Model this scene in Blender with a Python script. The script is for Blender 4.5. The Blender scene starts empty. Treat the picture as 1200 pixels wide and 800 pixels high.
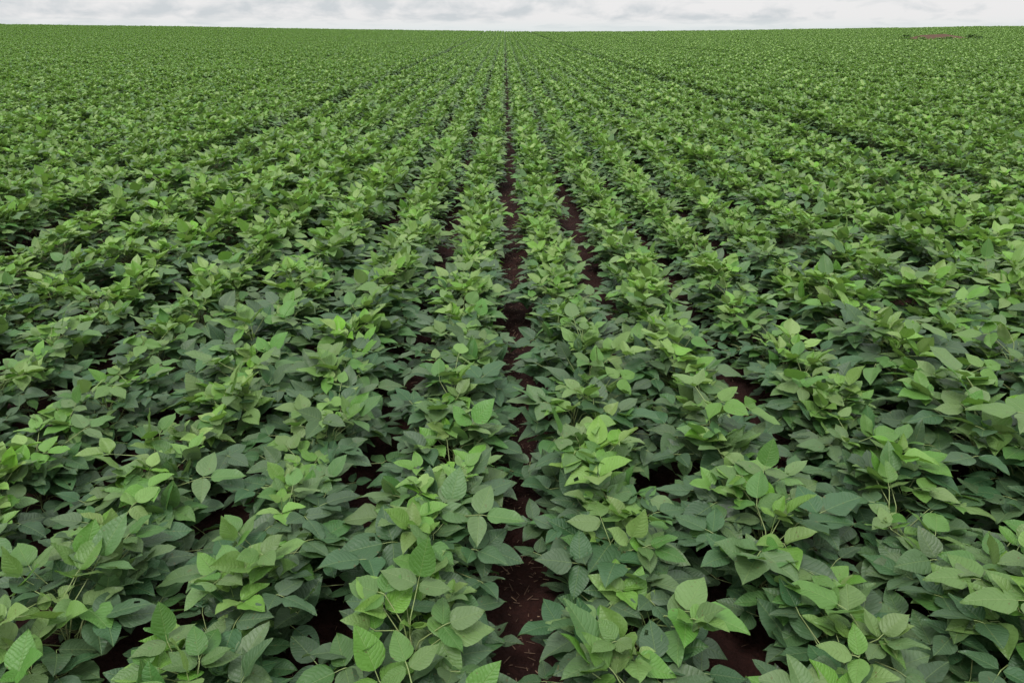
import bpy, math, random
import numpy as np
from mathutils import Vector, Matrix

R = math.radians
SEED = 11
rng = np.random.default_rng(SEED)
random.seed(SEED)
scene = bpy.context.scene
COL = scene.collection

# ------------------------------------------------------------------ camera numbers
CAM_H = 1.6
LENS = 24.0
FPX = 800.0                       # focal length in pixels of a 1200 px wide frame
PITCH = math.atan(363 / FPX)
YAW = -math.atan(8 / FPX)
ROW = 0.5
X0 = 0.053                        # centre of the bare furrow
GAP_EXTRA = [(-15.5, .3), (-8.3, .26), (-3.3, .28), (4.8, .36), (12.2, .34), (19.5, .3)]
CREST = 135.0

# ------------------------------------------------------------------ terrain
def sm(a, b, x):
    t = np.clip((x - a) / (b - a), 0, 1)
    return t * t * (3 - 2 * t)

def ground_z(x, y):
    x = np.asarray(x, float); y = np.asarray(y, float)
    r = np.hypot(x, y)
    t = np.clip(r / CREST, 0, None)
    z = 1.24 * np.minimum(t, 1) ** 1.6
    a = np.where(r > 1e-6, x / np.maximum(r, 1e-6), 0)      # sine of the bearing
    side = np.where(a < 0, 1.05 * sm(-0.1, 0.66, -a), 0.85 * sm(0.1, 0.7, a))
    z = z + side * np.minimum(t, 1) ** 2 * sm(-5, 10, y)
    over = np.clip(r - CREST, 0, None)
    z = z - 0.022 * over * sm(0, 25, over)
    # a low bank of bare red soil far off
    z = z + 0.70 * bank(x, y)
    return z

BANK = (38.4, 66.0)
def bank(x, y):
    u = (x - BANK[0]) * 0.93 + (y - BANK[1]) * -0.36
    v = (x - BANK[0]) * 0.36 + (y - BANK[1]) * 0.93
    return np.exp(-(u / 3.3) ** 4 - (v / 1.7) ** 2)

# ------------------------------------------------------------------ materials
def new_mat(name):
    m = bpy.data.materials.new(name); m.use_nodes = True
    nt = m.node_tree; nt.nodes.clear()
    return m, nt, nt.nodes, nt.links

def math_node(N, L, op, a, b=None, c=None, clamp=False):
    n = N.new('ShaderNodeMath'); n.operation = op; n.use_clamp = clamp
    for i, v in enumerate((a, b, c)):
        if v is None: continue
        if isinstance(v, (int, float)): n.inputs[i].default_value = v
        else: L.new(v, n.inputs[i])
    return n.outputs[0]

def mixc(N, L, fac, a, b, mode='MIX'):
    n = N.new('ShaderNodeMix'); n.data_type = 'RGBA'; n.blend_type = mode
    for s, v in ((n.inputs[0], fac), (n.inputs[6], a), (n.inputs[7], b)):
        if isinstance(v, (int, float)): s.default_value = v
        elif isinstance(v, tuple): s.default_value = (*v, 1)
        else: L.new(v, s)
    return n.outputs[2]

def leaf_material():
    m, nt, N, L = new_mat('soybean_leaf')
    out = N.new('ShaderNodeOutputMaterial')
    tone = N.new('ShaderNodeAttribute'); tone.attribute_name = 'tone'
    sep = N.new('ShaderNodeSeparateColor'); L.new(tone.outputs['Color'], sep.inputs[0])
    age, rnd, rnd2 = sep.outputs[0], sep.outputs[1], sep.outputs[2]
    uv = N.new('ShaderNodeUVMap'); uv.uv_map = 'UVMap'
    s = N.new('ShaderNodeSeparateXYZ'); L.new(uv.outputs[0], s.inputs[0])
    ax = math_node(N, L, 'ABSOLUTE', math_node(N, L, 'SUBTRACT', s.outputs[0], 0.5))
    u = s.outputs[1]
    # midrib
    mr = N.new('ShaderNodeMapRange'); mr.interpolation_type = 'SMOOTHSTEP'
    L.new(ax, mr.inputs[0]); mr.inputs[1].default_value = 0.004; mr.inputs[2].default_value = 0.018
    mr.inputs[3].default_value = 1; mr.inputs[4].default_value = 0
    # side veins leaving the midrib at an angle and curving forward
    ph = math_node(N, L, 'SUBTRACT', math_node(N, L, 'MULTIPLY', u, 8.5), math_node(N, L, 'MULTIPLY', math_node(N, L, 'POWER', ax, 1.15), 7.5))
    vn = N.new('ShaderNodeTexNoise'); vn.inputs['Scale'].default_value = 3.5; vn.inputs['Detail'].default_value = 1
    L.new(uv.outputs[0], vn.inputs['Vector'])
    ph = math_node(N, L, 'ADD', ph, math_node(N, L, 'ADD', rnd, math_node(N, L, 'MULTIPLY', vn.outputs[0], 1.6)))
    ph = math_node(N, L, 'MULTIPLY', ph, math_node(N, L, 'ADD', 0.85, math_node(N, L, 'MULTIPLY', rnd2, 0.3)))
    tri = math_node(N, L, 'PINGPONG', ph, 0.5)
    sv = N.new('ShaderNodeMapRange'); sv.interpolation_type = 'SMOOTHSTEP'
    L.new(tri, sv.inputs[0]); sv.inputs[1].default_value = 0.0; sv.inputs[2].default_value = 0.13
    sv.inputs[3].default_value = 1; sv.inputs[4].default_value = 0
    # fine quilting between the veins
    comb = N.new('ShaderNodeCombineXYZ'); L.new(s.outputs[0], comb.inputs[0]); L.new(u, comb.inputs[1]); L.new(rnd2, comb.inputs[2])
    vor = N.new('ShaderNodeTexVoronoi'); vor.inputs['Scale'].default_value = 17
    L.new(comb.outputs[0], vor.inputs['Vector'])
    noi = N.new('ShaderNodeTexNoise'); noi.inputs['Scale'].default_value = 5; noi.inputs['Detail'].default_value = 4
    L.new(comb.outputs[0], noi.inputs['Vector'])
    vein = math_node(N, L, 'MAXIMUM', mr.outputs[0], math_node(N, L, 'MULTIPLY', sv.outputs[0], 0.26))
    # colour by age of the leaf plus the painted far brightness
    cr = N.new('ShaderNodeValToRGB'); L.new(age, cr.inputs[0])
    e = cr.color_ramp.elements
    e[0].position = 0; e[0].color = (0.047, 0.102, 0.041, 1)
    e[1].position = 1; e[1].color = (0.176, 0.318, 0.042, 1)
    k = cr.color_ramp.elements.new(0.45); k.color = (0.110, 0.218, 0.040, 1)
    hs = N.new('ShaderNodeHueSaturation')
    L.new(cr.outputs[0], hs.inputs['Color'])
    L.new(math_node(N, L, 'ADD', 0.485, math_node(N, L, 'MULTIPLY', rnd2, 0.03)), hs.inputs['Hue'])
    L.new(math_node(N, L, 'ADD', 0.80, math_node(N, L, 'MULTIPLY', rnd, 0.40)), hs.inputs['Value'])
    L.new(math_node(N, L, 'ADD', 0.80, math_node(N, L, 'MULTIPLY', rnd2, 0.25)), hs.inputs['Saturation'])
    c = hs.outputs[0]
    c = mixc(N, L, math_node(N, L, 'MULTIPLY', noi.outputs[0], 0.35), c, mixc(N, L, 1.0, c, (0.6, 0.66, 0.6), 'MULTIPLY'))
    # few dull specks and nibbled brown spots
    nz = N.new('ShaderNodeTexNoise'); nz.inputs['Scale'].default_value = 9; nz.inputs['Detail'].default_value = 1
    L.new(comb.outputs[0], nz.inputs['Vector'])
    sp = math_node(N, L, 'GREATER_THAN', nz.outputs[0], 0.745)
    c = mixc(N, L, math_node(N, L, 'MULTIPLY', sp, 0.7), c, (0.10, 0.085, 0.03))
    pale = mixc(N, L, 0.5, c, (0.19, 0.27, 0.09))
    c_top = mixc(N, L, math_node(N, L, 'MULTIPLY', vein, 0.55), c, pale)
    geo = N.new('ShaderNodeNewGeometry')
    under = mixc(N, L, 0.5, c, (0.13, 0.19, 0.085))
    c = mixc(N, L, geo.outputs['Backfacing'], c_top, under)
    # relief
    h = math_node(N, L, 'MULTIPLY', sv.outputs[0], -0.55)
    h = math_node(N, L, 'SUBTRACT', h, math_node(N, L, 'MULTIPLY', mr.outputs[0], 0.8))
    h = math_node(N, L, 'ADD', h, math_node(N, L, 'MULTIPLY', tri, 0.8))
    h = math_node(N, L, 'ADD', h, math_node(N, L, 'MULTIPLY', noi.outputs[0], 2.0))
    h = math_node(N, L, 'SUBTRACT', h, math_node(N, L, 'MULTIPLY', vor.outputs['Distance'], 0.7))
    bp = N.new('ShaderNodeBump'); bp.inputs['Strength'].default_value = 0.6; bp.inputs['Distance'].default_value = 0.0015
    L.new(h, bp.inputs['Height'])
    P = N.new('ShaderNodeBsdfPrincipled')
    L.new(c, P.inputs['Base Color']); L.new(bp.outputs[0], P.inputs['Normal'])
    P.inputs['Roughness'].default_value = 0.44
    P.inputs['Specular IOR Level'].default_value = 0.36
    P.inputs['Sheen Weight'].default_value = 0.0
    P.inputs['Sheen Roughness'].default_value = 0.6
    T = N.new('ShaderNodeBsdfTranslucent')
    tc = mixc(N, L, 1.0, c, (1.3, 1.5, 0.6), 'MULTIPLY')
    L.new(tc, T.inputs['Color']); L.new(bp.outputs[0], T.inputs['Normal'])
    ms = N.new('ShaderNodeMixShader'); ms.inputs[0].default_value = 0.27
    L.new(P.outputs[0], ms.inputs[1]); L.new(T.outputs[0], ms.inputs[2]); L.new(ms.outputs[0], out.inputs[0])
    return m

def stem_material():
    m, nt, N, L = new_mat('soybean_stem')
    out = N.new('ShaderNodeOutputMaterial'); P = N.new('ShaderNodeBsdfPrincipled')
    tone = N.new('ShaderNodeAttribute'); tone.attribute_name = 'tone'
    sep = N.new('ShaderNodeSeparateColor'); L.new(tone.outputs['Color'], sep.inputs[0])
    tc = N.new('ShaderNodeTexCoord')
    n = N.new('ShaderNodeTexNoise'); n.inputs['Scale'].default_value = 60; L.new(tc.outputs['Object'], n.inputs['Vector'])
    c = mixc(N, L, sep.outputs[0], (0.115, 0.115, 0.045), (0.26, 0.36, 0.12))
    c = mixc(N, L, math_node(N, L, 'MULTIPLY', n.outputs[0], 0.5), c, (0.10, 0.075, 0.035))
    L.new(c, P.inputs['Base Color']); P.inputs['Roughness'].default_value = 0.6
    bp = N.new('ShaderNodeBump'); bp.inputs['Strength'].default_value = 0.4; bp.inputs['Distance'].default_value = 0.001
    L.new(n.outputs[0], bp.inputs['Height']); L.new(bp.outputs[0], P.inputs['Normal'])
    L.new(P.outputs[0], out.inputs[0])
    return m

def soil_material():
    m, nt, N, L = new_mat('red_soil')
    out = N.new('ShaderNodeOutputMaterial'); P = N.new('ShaderNodeBsdfPrincipled')
    tc = N.new('ShaderNodeTexCoord')
    a = N.new('ShaderNodeTexNoise'); a.inputs['Scale'].default_value = 9; a.inputs['Detail'].default_value = 8; a.inputs['Roughness'].default_value = 0.7
    b = N.new('ShaderNodeTexNoise'); b.inputs['Scale'].default_value = 70; b.inputs['Detail'].default_value = 5
    v = N.new('ShaderNodeTexVoronoi'); v.inputs['Scale'].default_value = 55
    for x in (a, b, v): L.new(tc.outputs['Object'], x.inputs['Vector'])
    cr = N.new('ShaderNodeValToRGB'); L.new(a.outputs[0], cr.inputs[0])
    e = cr.color_ramp.elements
    e[0].position = 0.32; e[0].color = (0.011, 0.0034, 0.0026, 1)
    e[1].position = 0.70; e[1].color = (0.030, 0.0088, 0.0060, 1)
    c = mixc(N, L, math_node(N, L, 'MULTIPLY', b.outputs[0], 0.6), cr.outputs[0], (0.016, 0.006, 0.0045))
    # canopy shade is put into the soil colour; the dry bank stays lighter red
    vd = N.new('ShaderNodeVectorMath'); vd.operation = 'DISTANCE'; L.new(tc.outputs['Object'], vd.inputs[0]); vd.inputs[1].default_value = (BANK[0], BANK[1], 1.2)
    dr = N.new('ShaderNodeMapRange'); L.new(vd.outputs['Value'], dr.inputs[0]); dr.inputs[1].default_value = 5; dr.inputs[2].default_value = 9; dr.inputs[3].default_value = 1; dr.inputs[4].default_value = 0
    c = mixc(N, L, dr.outputs[0], c, mixc(N, L, a.outputs[0], (0.052, 0.027, 0.015), (0.10, 0.054, 0.031)))
    L.new(c, P.inputs['Base Color']); P.inputs['Roughness'].default_value = 0.93
    P.inputs['Specular IOR Level'].default_value = 0.2
    h = math_node(N, L, 'SUBTRACT', b.outputs[0], math_node(N, L, 'MULTIPLY', v.outputs['Distance'], 0.8))
    bp = N.new('ShaderNodeBump'); bp.inputs['Strength'].default_value = 0.9; bp.inputs['Distance'].default_value = 0.012
    L.new(h, bp.inputs['Height']); L.new(bp.outputs[0], P.inputs['Normal'])
    L.new(P.outputs[0], out.inputs[0])
    return m

def straw_material():
    m, nt, N, L = new_mat('dry_straw')
    out = N.new('ShaderNodeOutputMaterial'); P = N.new('ShaderNodeBsdfPrincipled')
    tone = N.new('ShaderNodeAttribute'); tone.attribute_name = 'tone'
    sep = N.new('ShaderNodeSeparateColor'); L.new(tone.outputs['Color'], sep.inputs[0])
    c = mixc(N, L, sep.outputs[0], (0.10, 0.055, 0.035), (0.34, 0.22, 0.14))
    L.new(c, P.inputs['Base Color']); P.inputs['Roughness'].default_value = 0.8
    L.new(P.outputs[0], out.inputs[0])
    return m

M_LEAF, M_STEM, M_SOIL, M_STRAW = leaf_material(), stem_material(), soil_material(), straw_material()

# ------------------------------------------------------------------ mesh collecting
class MB:
    def __init__(self): self.v, self.f, self.t, self.u, self.n = [], [], [], [], 0
    def add(self, verts, faces, tone, uv=None):
        self.v.append(verts); self.f.append(faces + self.n)
        self.t.append(np.tile(np.array([*tone, 1.0]), (len(verts), 1)))
        self.u.append(uv if uv is not None else np.zeros((len(verts), 2)))
        self.n += len(verts)
    def mesh(self, name, mat):
        V = np.concatenate(self.v).astype(np.float32); F = np.concatenate(self.f).astype(np.int32)
        T = np.concatenate(self.t).astype(np.float32); U = np.concatenate(self.u).astype(np.float32)
        me = bpy.data.meshes.new(name)
        me.vertices.add(len(V)); me.vertices.foreach_set('co', V.ravel())
        nf = len(F); me.loops.add(nf * 4); me.loops.foreach_set('vertex_index', F.ravel())
        me.polygons.add(nf); me.polygons.foreach_set('loop_start', np.arange(0, nf * 4, 4, dtype=np.int32))
        me.polygons.foreach_set('loop_total', np.full(nf, 4, dtype=np.int32))
        me.polygons.foreach_set('use_smooth', np.ones(nf, dtype=bool))
        me.update(calc_edges=True)
        ca = me.color_attributes.new('tone', 'FLOAT_COLOR', 'POINT'); ca.data.foreach_set('color', T.ravel())
        uv = me.uv_layers.new(name='UVMap'); uv.data.foreach_set('uv', U[F.ravel()].ravel())
        me.materials.append(mat); me.validate()
        return me

def norm(a):
    a = np.asarray(a, float); return a / max(np.linalg.norm(a), 1e-9)

# ------------------------------------------------------------------ leaflet
NU, NV = 9, 6
_u = np.array([0, .045, .13, .26, .40, .54, .68, .81, .92, 1.0])
_w = np.interp(_u, [0, .045, .13, .26, .40, .54, .68, .81, .92, 1], [.04, .46, .81, 1, .98, .86, .65, .40, .16, .0])
_v = np.linspace(-1, 1, NV + 1)
UU, VV = np.meshgrid(_u, _v, indexing='ij')
WW = np.repeat(_w[:, None], NV + 1, axis=1)
_q = []
for i in range(NU):
    for j in range(NV):
        a = i * (NV + 1) + j
        _q.append((a, a + 1, a + NV + 2, a + NV + 1))
LEAF_F = np.array(_q)[:, ::1]

def leaflet(mb, rg, p, d, up, L, tone, wid=.6, asym=0.0, fold=.2, curl=.15, wave=.02):
    d = norm(d); s = norm(np.cross(d, up)); n = np.cross(s, d)
    half = L * wid / 2
    x = VV * WW * half * (1 + asym * np.sign(VV))
    # pointed tip, slightly crooked midrib
    bend = rg.normal(0, .035) * L
    x = x + bend * UU ** 2
    y = UU * L - 0.5 * abs(curl) * L * UU ** 3 * 0.4
    z = np.abs(VV * WW) * half * fold - curl * L * UU ** 2
    ph = rg.uniform(0, 6.28, 3)
    z = z + wave * L * (np.sin(UU * 9 + ph[0]) * VV ** 2 * np.sign(VV) + 0.7 * np.sin(UU * 6 + ph[1]) * VV ** 2)
    z = z + 0.012 * L * np.sin(UU * 19 + np.abs(VV) * -4 + ph[2]) * np.abs(VV) ** .7
    z = z - rg.uniform(0, .16) * half * (VV * WW) ** 4
    V = p + x[..., None] * s + y[..., None] * d + z[..., None] * n
    uv = np.stack([VV * WW * wid / 2 + .5, UU], -1).reshape(-1, 2)
    F = LEAF_F
    if rg.random() < .06:                              # insect hole or a bite out of the edge
        i = int(rg.integers(2, NU - 2)); j = int(rg.choice([0, 1, 2, 3, 4, 5]))
        F = np.delete(F, i * NV + j, axis=0)
    mb.add(V.reshape(-1, 3), F, tone, uv)

def tube(mb, pts, r0, r1, tone, sides=5):
    pts = np.asarray(pts, float); k = len(pts)
    dirs = np.gradient(pts, axis=0)
    V = []
    for i in range(k):
        d = norm(dirs[i]); a = norm(np.cross(d, (0.31, 0.95, 0.07))); b = np.cross(d, a)
        r = r0 + (r1 - r0) * i / (k - 1)
        for j in range(sides):
            t = 2 * math.pi * j / sides
            V.append(pts[i] + r * (math.cos(t) * a + math.sin(t) * b))
    F = [(i * sides + j, i * sides + (j + 1) % sides, (i + 1) * sides + (j + 1) % sides, (i + 1) * sides + j)
         for i in range(k - 1) for j in range(sides)]
    mb.add(np.array(V), np.array(F), tone)

def sph(az, el):
    return np.array([math.cos(az) * math.cos(el), math.sin(az) * math.cos(el), math.sin(el)])

def trifoliate(mb, st, rg, p, az, el, L, age, lift=.42):
    """terminal leaflet on its own short stalk, two side leaflets opposite each other"""
    d = sph(az, el)
    up = norm(np.array([rg.normal(0, .2), rg.normal(0, .2), 1.0]) + 0.15 * np.array([math.cos(az), math.sin(az), 0]))
    s = norm(np.cross(d, up))
    def tone():
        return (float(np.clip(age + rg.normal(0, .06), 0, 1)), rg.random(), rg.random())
    t0 = tone()
    stalk = L * .22
    q = p + d * stalk
    tube(st, [p, (p + q) / 2 + np.array([0, 0, .001]), q], .0011, .0008, (.8, 0, 0), 4)
    young = age > .6
    curl = rg.uniform(.02, .30) if not young else rg.uniform(-.08, .12)
    fold = rg.uniform(.05, .34) if not young else rg.uniform(.3, .75)
    wid = rg.uniform(.58, .73)
    leaflet(mb, rg, q, d, up, L, t0, wid, 0, fold, curl, rg.uniform(.012, .04))
    for sg in (-1, 1):
        a = R(rg.uniform(62, 92))
        dd = d * math.cos(a) + s * sg * math.sin(a)
        tilt = rg.normal(.08, .20) if age < .34 else rg.normal(lift, .28) if not young else rg.uniform(.0, .8)
        dd = norm(dd + np.array([0, 0, 1]) * tilt)
        roll = rg.normal(0, .22)
        up2 = norm(up + d * roll + s * -sg * .1)
        leaflet(mb, rg, p + dd * .004, dd, up2, L * rg.uniform(.84, .98), (t0[0], min(1, t0[1] + rg.uniform(-.1, .1)) if t0[1] > .1 else t0[1], rg.random()),
                wid * rg.uniform(.9, 1.02), .14 * sg * (1 if True else 0), fold * rg.uniform(.6, 1.3), rg.uniform(.0, .2), rg.uniform(.012, .04))

def build_plant(rg, vigor=1.0, far_bright=0.0):
    """returns meshes (stem, foliage, shoot) of one soybean plant about 0.36 m tall"""
    st, fo, sh = MB(), MB(), MB()
    H = rg.uniform(.175, .225) * vigor * (.86 if far_bright < 0 else 1)
    lean = rg.normal(0, .03, 2)
    k = 7
    zs = np.linspace(-.02, H, k)
    sp = np.stack([lean[0] * (zs / H) ** 2 + .004 * np.sin(zs * 40), lean[1] * (zs / H) ** 2 + .004 * np.cos(zs * 33), zs], -1)
    tube(st, sp, .0042, .0020, (.25, 0, 0), 6)
    def on_stem(t):
        z = t * H
        return np.array([np.interp(z, zs, sp[:, 0]), np.interp(z, zs, sp[:, 1]), z])
    base_az = rg.uniform(0, 6.28)
    opn = far_bright < 0
    n = int(rg.integers(10, 13)) if opn else int(rg.integers(12, 15))
    items = []
    for i in range(n):
        t = .14 + .84 * (i / (n - 1)) ** .8
        items.append((t, base_az + math.pi * i + rg.normal(0, .55), 1.0))
    for b in range(int(rg.integers(9, 13))):          # leaves of short side branches
        t = rg.uniform(.10, .5)
        items.append((t, rg.uniform(0, 6.28), rg.uniform(1.05, 1.35)))
    for t, az, lm in items:
        p0 = on_stem(t)
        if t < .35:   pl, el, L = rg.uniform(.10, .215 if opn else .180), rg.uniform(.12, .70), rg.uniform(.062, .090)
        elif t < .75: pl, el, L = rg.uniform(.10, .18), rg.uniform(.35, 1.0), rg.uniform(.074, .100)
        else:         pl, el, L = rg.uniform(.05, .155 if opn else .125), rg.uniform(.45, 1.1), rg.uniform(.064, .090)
        pl *= .98 * lm * vigor; L *= (1.13 if opn else 1.04) * (.5 + .5 * vigor) * rg.uniform(.85, 1.12)
        d0 = sph(az, min(el + .35, 1.4)); d1 = sph(az, el - .25)
        pm = p0 + d0 * pl * .5; pe = pm + d1 * pl * .5
        tube(st, [p0, p0 + d0 * pl * .27, pm, pm + d1 * pl * .27, pe], .0018, .0012, (.5 + .4 * t, 0, 0), 4)
        age = float(np.clip((t - .30) * 1.05 + far_bright + rg.normal(0, .11), 0, .85))  # leaf age by height, shifted by the painted near-to-far brightness
        pitch = rg.normal(.03, .18) if t < .7 else rg.normal(.30 if opn else .50, .28)
        if t > .35 and rg.random() < .16: pitch = rg.uniform(.6, 1.25)
        trifoliate(fo, st, rg, pe, az + rg.normal(0, .35), pitch, L, age, .2 if opn else .42)
    top = on_stem(1.0)
    for i in range(1 if opn else int(rg.integers(2, 4))):          # pale young leaves at the growing tip
        az = base_az + 2.2 * i + rg.normal(0, .4); el = rg.uniform(.75, 1.35)
        pl = rg.uniform(.02, .075) * vigor
        pe = top + sph(az, el) * pl
        tube(sh, [top, (top + pe) / 2, pe], .0015, .0010, (1, 0, 0), 4)
        trifoliate(sh, sh, rg, pe, az, rg.uniform(.1, 1.05), rg.uniform(.040, .072), float(rg.uniform(.62, .95)))
    for i in range(2):                               # folded leaflets still opening
        leaflet(sh, rg, top, sph(rg.uniform(0, 6.28), rg.uniform(.9, 1.45)), (0.6, .8, .2), rg.uniform(.02, .035), (1, .8, .5), .3, 0, 1.6, 0, 0)
    return (st.mesh('stem', M_STEM), fo.mesh('foliage', M_LEAF), sh.mesh('shoot', M_LEAF))

NVAR = 44
VARS = []
for i in range(NVAR):
    rg = np.random.default_rng(500 + i)
    VARS.append(build_plant(rg, float(np.random.default_rng(900 + i).uniform(.88, 1.12)), .17 if i % 2 == 0 else -.20))  # even: far brightness put into leaf colour; odd: maturer leaves up close

# ------------------------------------------------------------------ where plants stand
def row_x(k):
    x = X0 + (k + .5) * ROW + {0: .019, -1: -.019, 1: .008, -2: -.008}.get(k, 0)
    for gx, e in GAP_EXTRA:
        if gx > 0 and x > gx: x += e
        if gx < 0 and x < gx: x -= e
    return x

def wob(k, y):
    return .014 * np.sin(y * .9 + k * 2.1) + .012 * np.sin(y * 2.3 + k * 4.7)

def project(x, y, z):
    """pixel of a point in the 1200x800 frame (used only to choose which plants stand in view)"""
    c, s = math.cos(-YAW), math.sin(-YAW)
    xr = c * x - s * y; yr = s * x + c * y
    dz = z - CAM_H
    dep = yr * math.cos(PITCH) - dz * math.sin(PITCH)
    upc = yr * math.sin(PITCH) + dz * math.cos(PITCH)
    return 600 + FPX * xr / dep, 400 - FPX * upc / dep, dep

def vigor_at(x, y):
    v = 1 + .07 * math.sin(x * 1.3 + .6 * y) + .06 * math.sin(y * .8 - x * .5 + 1.0)
    if x > 1.25: v *= 1 + .20 * float(sm(1.1, 1.9, x)) * (1 - float(sm(3, 7, y)))
    if x < -.9: v *= 1.06
    return v

rg = np.random.default_rng(77)
near, rest = [], []
NEAR_END = 12.0
for k in range(-32, 32):
    y = -1.8 + rg.uniform(0, .15)
    bx = row_x(k)
    while y < NEAR_END:
        y += rg.uniform(.10, .155)
        if abs(bx) > 1.0 * max(y, 0) + 3.2: continue
        x = bx + float(wob(k, y)) + rg.normal(0, .024)
        s = vigor_at(x, y) * rg.uniform(.88, 1.16)
        rec = dict(k=k, x=x, y=y, z=float(ground_z(x, y)), s=s, rot=rg.uniform(0, 6.283), var=int(rg.integers(0, NVAR // 2)) * 2 + (1 if rg.random() < 1.35 - y / 4.5 else 0))
        r_ = .17 * s
        seen = False
        if y > .3:
            for ox, oy, oz in ((0, 0, .30), (r_, 0, .2), (-r_, 0, .2), (0, r_, .3), (0, -r_, .25)):
                px, py, dp = project(x + ox, y + oy, oz * s)
                if dp > .15 and -6 < px < 1206 and py < 806: seen = True
            px, py, dp = project(x, y, .25); rec['px'], rec['py'], rec['d'] = px, py, dp
        (near if seen else rest).append(rec)
near.sort(key=lambda r: r['d'])
rest += near[300:]
near = near[:300]

# ------------------------------------------------------------------ the 300 plants
def tag(o, **kw):
    for a, b in kw.items(): o[a] = b

ORD = ['first', 'second', 'third', 'fourth', 'fifth', 'sixth', 'seventh', 'eighth', 'ninth', 'tenth', 'eleventh', 'twelfth', 'thirteenth',
       'fourteenth', 'fifteenth', 'sixteenth', 'seventeenth', 'eighteenth', 'nineteenth', 'twentieth', 'twenty-first', 'twenty-second',
       'twenty-third', 'twenty-fourth', 'twenty-fifth', 'twenty-sixth', 'twenty-seventh', 'twenty-eighth', 'twenty-ninth', 'thirtieth',
       'thirty-first', 'thirty-second', 'thirty-third', 'thirty-fourth', 'thirty-fifth', 'thirty-sixth', 'thirty-seventh', 'thirty-eighth']
by_row = {}
for r_ in near: by_row.setdefault(r_['k'], []).append(r_)
for k, rs in by_row.items():
    rs.sort(key=lambda r: r['y'])
    for i, r_ in enumerate(rs):
        side = 'right' if k >= 0 else 'left'
        rown = ORD[k if k >= 0 else -k - 1]
        look = 'tall' if r_['s'] > 1.17 else 'low' if r_['s'] < .86 else 'leafy'
        r_['label'] = f"{look} green plant in the {rown} row {side} of the middle furrow, {ORD[i]} from the front"

def new_plant(rec, proto=None):
    t = bpy.data.objects.new('soybean_plant', None) if proto is None else proto.copy()
    COL.objects.link(t)
    t.empty_display_size = .05
    t.location = (rec['x'], rec['y'], rec['z'] - .004)
    t.rotation_euler = (0, 0, rec['rot'])
    t.scale = (rec['s'],) * 3
    tag(t, label=rec['label'], category='plant', group='soybean plants growing in rows')
    return t

PROTO = {}
for rec in near:
    v = rec['var']
    if v not in PROTO:
        t = new_plant(rec); parts = []
        for nm, me in zip(('stem', 'foliage', 'shoot'), VARS[v]):
            o = bpy.data.objects.new(nm, me); COL.objects.link(o); o.parent = t; parts.append(o)
        PROTO[v] = (t, parts)
    else:
        t0, parts = PROTO[v]
        t = new_plant(rec, t0)
        for p in parts:
            c = p.copy(); COL.objects.link(c); c.parent = t

# ------------------------------------------------------------------ the rest of the crop: ONE object
SRC = [v for v in sorted(PROTO) if v % 2 == 0][:18]
P, RO, SC, KI, IX = [], [], [], [], []
for rec in rest:
    P.append((rec['x'], rec['y'], rec['z'] - .004)); RO.append(rec['rot']); SC.append((rec['s'],) * 3); KI.append(0); IX.append(int(rg.integers(0, 1000)))
STRIP = 1.0
NSTRIP = 8
kmax = int(140 / ROW)
for k in range(-kmax, kmax):
    bx = row_x(k)
    y0 = max(NEAR_END + .5, (abs(bx) - 9) / .86)
    if y0 > CREST + 10: continue
    ys = np.arange(y0 + rg.uniform(-.1, .1), CREST + 8, STRIP)
    ys = ys[np.hypot(bx, ys) < CREST + 6]
    if not len(ys): continue
    xs = bx + wob(k, ys)
    zs = ground_z(xs, ys)
    for x, y, z in zip(xs, ys, zs):
        b_ = float(bank(x, y)); 
        if b_ > .30 + rg.uniform(-.25, .40): continue
        # thin broken line of poor plants along the low bank
        lv = (x - BANK[0]) * .36 + (y - BANK[1]) * .93
        lu = (x - BANK[0]) * .93 - (y - BANK[1]) * .36
        low = 1.0
        if abs(lv + .05 * lu) < .7 and -14 < lu < 30:
            if rg.random() < .55: continue
            low = .6
        cl = .5 + .5 * math.sin(x * .31 + 1.7 * math.sin(y * .13)) * math.sin(y * .21 + 1.3 * math.sin(x * .17))
        s = .92 + .16 * cl + rg.normal(0, .06)
        P.append((x, y, float(z) - .004)); RO.append(math.pi * int(rg.integers(0, 2)) + rg.normal(0, .04))
        SC.append((.99 * (.95 + .1 * rg.random()), 1.03, s * low)); KI.append(1); IX.append(int(rg.integers(0, 1000)))
print('stuff points', len(P), 'single', KI.count(0))
me = bpy.data.meshes.new('soybean_crop')
me.vertices.add(len(P)); me.vertices.foreach_set('co', np.array(P, np.float32).ravel())
def pattr(name, typ, key, arr):
    a = me.attributes.new(name, typ, 'POINT'); a.data.foreach_set(key, arr)
pattr('turn', 'FLOAT_VECTOR', 'vector', np.array([(0, 0, r) for r in RO], np.float32).ravel())
pattr('size', 'FLOAT_VECTOR', 'vector', np.array(SC, np.float32).ravel())
pattr('block', 'INT', 'value', np.array(KI, np.int32))
pattr('pick', 'INT', 'value', np.array(IX, np.int32))
crop = bpy.data.objects.new('soybean_crop', me); COL.objects.link(crop)
tag(crop, kind='stuff', label='dense green soybean crop filling the field to the horizon')

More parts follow.
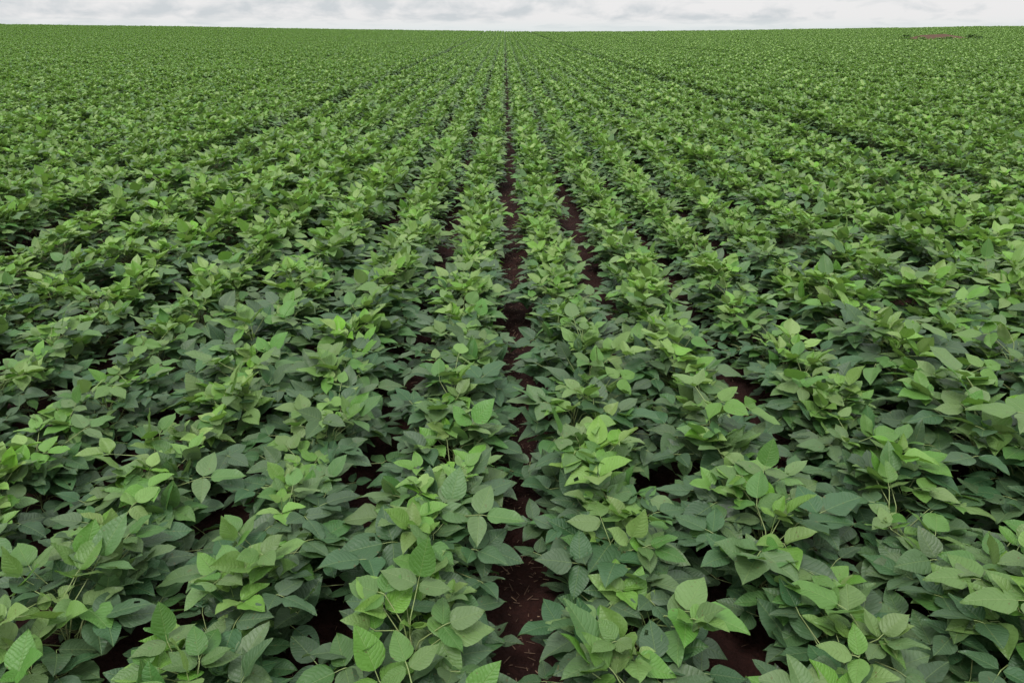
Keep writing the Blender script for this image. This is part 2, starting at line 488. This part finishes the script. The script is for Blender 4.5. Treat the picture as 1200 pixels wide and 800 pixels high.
ng = bpy.data.node_groups.new('crop_rows', 'GeometryNodeTree')
ng.interface.new_socket('Geometry', in_out='INPUT', socket_type='NodeSocketGeometry')
ng.interface.new_socket('Geometry', in_out='OUTPUT', socket_type='NodeSocketGeometry')
G, GL = ng.nodes, ng.links
gi, go = G.new('NodeGroupInput'), G.new('NodeGroupOutput')
src_out = []
for v in SRC:
    j = G.new('GeometryNodeJoinGeometry')
    for p in PROTO[v][1]:
        oi = G.new('GeometryNodeObjectInfo'); oi.transform_space = 'ORIGINAL'; oi.inputs['Object'].default_value = p
        GL.new(oi.outputs['Geometry'], j.inputs[0])
    src_out.append(j.outputs[0])
def to_instances(outs):
    j = G.new('GeometryNodeJoinGeometry')
    for o in outs:
        g = G.new('GeometryNodeGeometryToInstance'); GL.new(o, g.inputs[0]); GL.new(g.outputs[0], j.inputs[0])
    return j.outputs[0]
singles = to_instances(src_out)
strips = []
for i in range(NSTRIP):
    j = G.new('GeometryNodeJoinGeometry')
    y = -.5
    for q in range(8):
        tr = G.new('GeometryNodeTransform')
        tr.inputs['Translation'].default_value = (rg.normal(0, .02), -.5 + (q + .5) / 8 + rg.normal(0, .02), 0)
        tr.inputs['Rotation'].default_value = (0, 0, rg.uniform(0, 6.28))
        s = rg.uniform(.90, 1.16); tr.inputs['Scale'].default_value = (s, s, s)
        GL.new(src_out[int(rg.integers(0, len(src_out)))], tr.inputs['Geometry']); GL.new(tr.outputs[0], j.inputs[0])
    strips.append(j.outputs[0])
blocks = to_instances(strips)
def attr(name, typ):
    n = G.new('GeometryNodeInputNamedAttribute'); n.data_type = typ; n.inputs[0].default_value = name
    return n.outputs[0]
mp = G.new('GeometryNodeMeshToPoints'); GL.new(gi.outputs[0], mp.inputs[0])
join = G.new('GeometryNodeJoinGeometry')
for val, inst in ((0, singles), (1, blocks)):
    c = G.new('FunctionNodeCompare'); c.data_type = 'INT'; c.operation = 'EQUAL'
    ins = [s for s in c.inputs if s.type == 'INT']
    GL.new(attr('block', 'INT'), ins[0]); ins[1].default_value = val
    ip = G.new('GeometryNodeInstanceOnPoints')
    GL.new(mp.outputs[0], ip.inputs['Points']); GL.new(c.outputs[0], ip.inputs['Selection'])
    GL.new(inst, ip.inputs['Instance']); ip.inputs['Pick Instance'].default_value = True
    GL.new(attr('pick', 'INT'), ip.inputs['Instance Index'])
    e2r = G.new('FunctionNodeEulerToRotation'); GL.new(attr('turn', 'FLOAT_VECTOR'), e2r.inputs[0])
    GL.new(e2r.outputs[0], ip.inputs['Rotation'])
    GL.new(attr('size', 'FLOAT_VECTOR'), ip.inputs['Scale'])
    GL.new(ip.outputs[0], join.inputs[0])
GL.new(join.outputs[0], go.inputs[0])
md = crop.modifiers.new('rows', 'NODES'); md.node_group = ng

# ------------------------------------------------------------------ ground
def axis(fine, lim, step, growth, far):
    a = list(np.arange(-fine, fine + 1e-6, step))
    s, x = step, fine
    pos = []
    while x < far:
        s *= growth; x += s; pos.append(x)
    return np.array([-p for p in pos[::-1]] + a + pos)
gx = axis(2.6, 0, .028, 1.06, 900)
ygr = []
y, s = 6.0, .028
while y < 900: s *= 1.05; y += s; ygr.append(y)
yb = []
y, s = .6, .028
while y > -300: s *= 1.15; y -= s; yb.append(y)
gy = np.array(yb[::-1] + list(np.arange(.6, 6.0, .028)) + ygr)
GX, GY = np.meshgrid(gx, gy, indexing='ij')
GZ = ground_z(GX, GY)
# clods and low ridges along the rows
def vnoise(X, Y, seed):
    r0 = np.random.default_rng(seed); tab = r0.random((256, 256))
    xi, yi = np.floor(X).astype(int), np.floor(Y).astype(int); fx, fy = X - xi, Y - yi
    fx, fy = fx * fx * (3 - 2 * fx), fy * fy * (3 - 2 * fy)
    g = lambda a, b: tab[a % 256, b % 256]
    return (g(xi, yi) * (1 - fx) + g(xi + 1, yi) * fx) * (1 - fy) + (g(xi, yi + 1) * (1 - fx) + g(xi + 1, yi + 1) * fx) * fy - .5
fade = 1 - sm(6, 14, np.hypot(GX, GY))
def relief(X, Y):
    return .030 * vnoise(X * 5, Y * 5, 1) + .020 * vnoise(X * 13, Y * 13, 2) + .022 * vnoise(X * 28, Y * 28, 3) - .012 + .014 * np.cos((X - X0) / ROW * 2 * math.pi + math.pi)
GZ = GZ + relief(GX, GY) * fade
nx, ny = GX.shape
idx = np.arange(nx * ny).reshape(nx, ny)
F = np.stack([idx[:-1, :-1], idx[1:, :-1], idx[1:, 1:], idx[:-1, 1:]], -1).reshape(-1, 4)
gmb = MB(); gmb.add(np.stack([GX, GY, GZ], -1).reshape(-1, 3), F, (0, 0, 0))
ground = bpy.data.objects.new('ground', gmb.mesh('ground', M_SOIL)); COL.objects.link(ground)
tag(ground, kind='structure')

# dry straw and stalk bits of the last crop lying on the soil
smb = MB(); rs = np.random.default_rng(5)
CUBE = np.array([(-1, -1, -1), (1, -1, -1), (1, 1, -1), (-1, 1, -1), (-1, -1, 1), (1, -1, 1), (1, 1, 1), (-1, 1, 1)], float)
CF = np.array([(0, 3, 2, 1), (4, 5, 6, 7), (0, 1, 5, 4), (1, 2, 6, 5), (2, 3, 7, 6), (3, 0, 4, 7)])
for i in range(4200):
    y = rs.uniform(.3, 7.5); x = rs.uniform(-1, 1) * (0.85 * y + .9)
    if i % 3 == 0: x = X0 + rs.normal(0, .09)
    ln = min(.003 + rs.exponential(.006), .035); w = rs.uniform(.0006, .0016); a = rs.uniform(0, 6.28)
    V = CUBE * np.array([w, ln, w * .7])
    V[4:, 0] *= .7; V[:, 0] *= 1 + .3 * np.sign(V[:, 1])
    tl = rs.normal(0, .12); c, s = math.cos(tl), math.sin(tl)
    V = np.stack([V[:, 0], V[:, 1] * c, V[:, 2] + V[:, 1] * s], -1)
    c, s = math.cos(a), math.sin(a)
    V = np.stack([V[:, 0] * c - V[:, 1] * s, V[:, 0] * s + V[:, 1] * c, V[:, 2]], -1)
    z = float(ground_z(x, y) + relief(np.array(x), np.array(y)) * (1 - sm(6, 14, math.hypot(x, y))))
    smb.add(V + np.array([x, y, z + w + .002]), CF, (rs.random() ** 3, 0, 0))
straw = bpy.data.objects.new('straw_litter', smb.mesh('straw_litter', M_STRAW)); COL.objects.link(straw)
tag(straw, kind='stuff', label='bits of dry straw lying on the red soil')

# ------------------------------------------------------------------ sky and light
SUN_EL, SUN_AZ = R(66), R(215)
w = bpy.data.worlds.new('World'); scene.world = w; w.use_nodes = True
nt = w.node_tree; N, L = nt.nodes, nt.links; N.clear()
out = N.new('ShaderNodeOutputWorld'); bg = N.new('ShaderNodeBackground')
sky = N.new('ShaderNodeTexSky'); sky.sky_type = 'NISHITA'; sky.sun_disc = False
sky.sun_elevation = SUN_EL; sky.sun_rotation = SUN_AZ; sky.air_density = 1.2; sky.dust_density = 2.0
tc = N.new('ShaderNodeTexCoord')
sx = N.new('ShaderNodeSeparateXYZ'); L.new(tc.outputs['Generated'], sx.inputs[0])
zc = math_node(N, L, 'MAXIMUM', sx.outputs[2], 0.0)
# cloud deck: bands get thinner towards the horizon
el = math_node(N, L, 'DIVIDE', 1.0, math_node(N, L, 'ADD', zc, 0.022))
def cloud(scale, kx, kz, detail, off):
    c = N.new('ShaderNodeCombineXYZ')
    L.new(math_node(N, L, 'MULTIPLY', sx.outputs[0], kx), c.inputs[0]); L.new(math_node(N, L, 'MULTIPLY', sx.outputs[1], kx), c.inputs[1])
    L.new(math_node(N, L, 'ADD', math_node(N, L, 'MULTIPLY', el, kz), off), c.inputs[2])
    n = N.new('ShaderNodeTexNoise'); n.inputs['Scale'].default_value = scale; n.inputs['Detail'].default_value = detail; n.inputs['Roughness'].default_value = .58
    n.inputs['Distortion'].default_value = .35
    L.new(c.outputs[0], n.inputs['Vector']); return n.outputs[0]
n1 = cloud(1.0, 17.0, .10, 10, 3.0)
n2 = cloud(1.0, 3.2, .05, 3, 9.0)
cl = math_node(N, L, 'ADD', math_node(N, L, 'MULTIPLY', n1, .62), math_node(N, L, 'MULTIPLY', n2, .38))
mr = N.new('ShaderNodeMapRange'); L.new(cl, mr.inputs[0]); mr.inputs[1].default_value = .42; mr.inputs[2].default_value = .55
cc = mixc(N, L, mr.outputs[0], (6.5, 6.9, 7.2), (8.9, 8.85, 8.9))
# brighter, whiter strip just over the horizon
hz = N.new('ShaderNodeMapRange'); L.new(zc, hz.inputs[0]); hz.inputs[1].default_value = 0.0; hz.inputs[2].default_value = .018; hz.inputs[3].default_value = .8; hz.inputs[4].default_value = 0
hz.interpolation_type = 'SMOOTHSTEP'
cc = mixc(N, L, hz.outputs[0], cc, (8.1, 8.7, 8.7))
# overcast sky grows brighter towards the zenith
zb = math_node(N, L, 'ADD', 1.0, math_node(N, L, 'MULTIPLY', math_node(N, L, 'POWER', zc, 1.6), 2.2))
vm = N.new('ShaderNodeVectorMath'); vm.operation = 'SCALE'; L.new(cc, vm.inputs[0]); L.new(zb, vm.inputs['Scale'])
fin = mixc(N, L, .92, sky.outputs[0], vm.outputs[0])
L.new(fin, bg.inputs[0]); bg.inputs[1].default_value = 0.07
L.new(bg.outputs[0], out.inputs[0])

sd = bpy.data.lights.new('sun', 'SUN'); sd.energy = 1.5; sd.angle = R(16); sd.color = (1, .97, .92)
so = bpy.data.objects.new('sun', sd); COL.objects.link(so)
sun_dir = Vector((math.sin(SUN_AZ) * math.cos(SUN_EL), math.cos(SUN_AZ) * math.cos(SUN_EL), math.sin(SUN_EL)))
so.rotation_euler = sun_dir.to_track_quat('Z', 'Y').to_euler(); so.location = (0, 0, 20)

# ------------------------------------------------------------------ camera
cd = bpy.data.cameras.new('camera'); cd.lens = LENS; cd.sensor_width = 36; cd.sensor_fit = 'HORIZONTAL'; cd.clip_start = .05; cd.clip_end = 3000
cam = bpy.data.objects.new('camera', cd); COL.objects.link(cam)
cam.location = (0, 0, CAM_H); cam.rotation_euler = (math.pi / 2 - PITCH, 0, YAW)
cd.dof.use_dof = False
scene.camera = cam

scene.view_settings.view_transform = 'Standard'; scene.view_settings.look = 'None'
scene.view_settings.exposure = 0.5; scene.view_settings.gamma = 1; scene.view_settings.use_curve_mapping = False
scene.render.engine = 'CYCLES'
scene.cycles.max_bounces = 6; scene.cycles.diffuse_bounces = 3; scene.cycles.glossy_bounces = 2
scene.cycles.transmission_bounces = 3; scene.cycles.use_denoising = True
scene.cycles.denoiser = 'OPENIMAGEDENOISE'
scene.cycles.denoising_input_passes = 'RGB_ALBEDO_NORMAL'
scene.cycles.denoising_prefilter = 'ACCURATE'
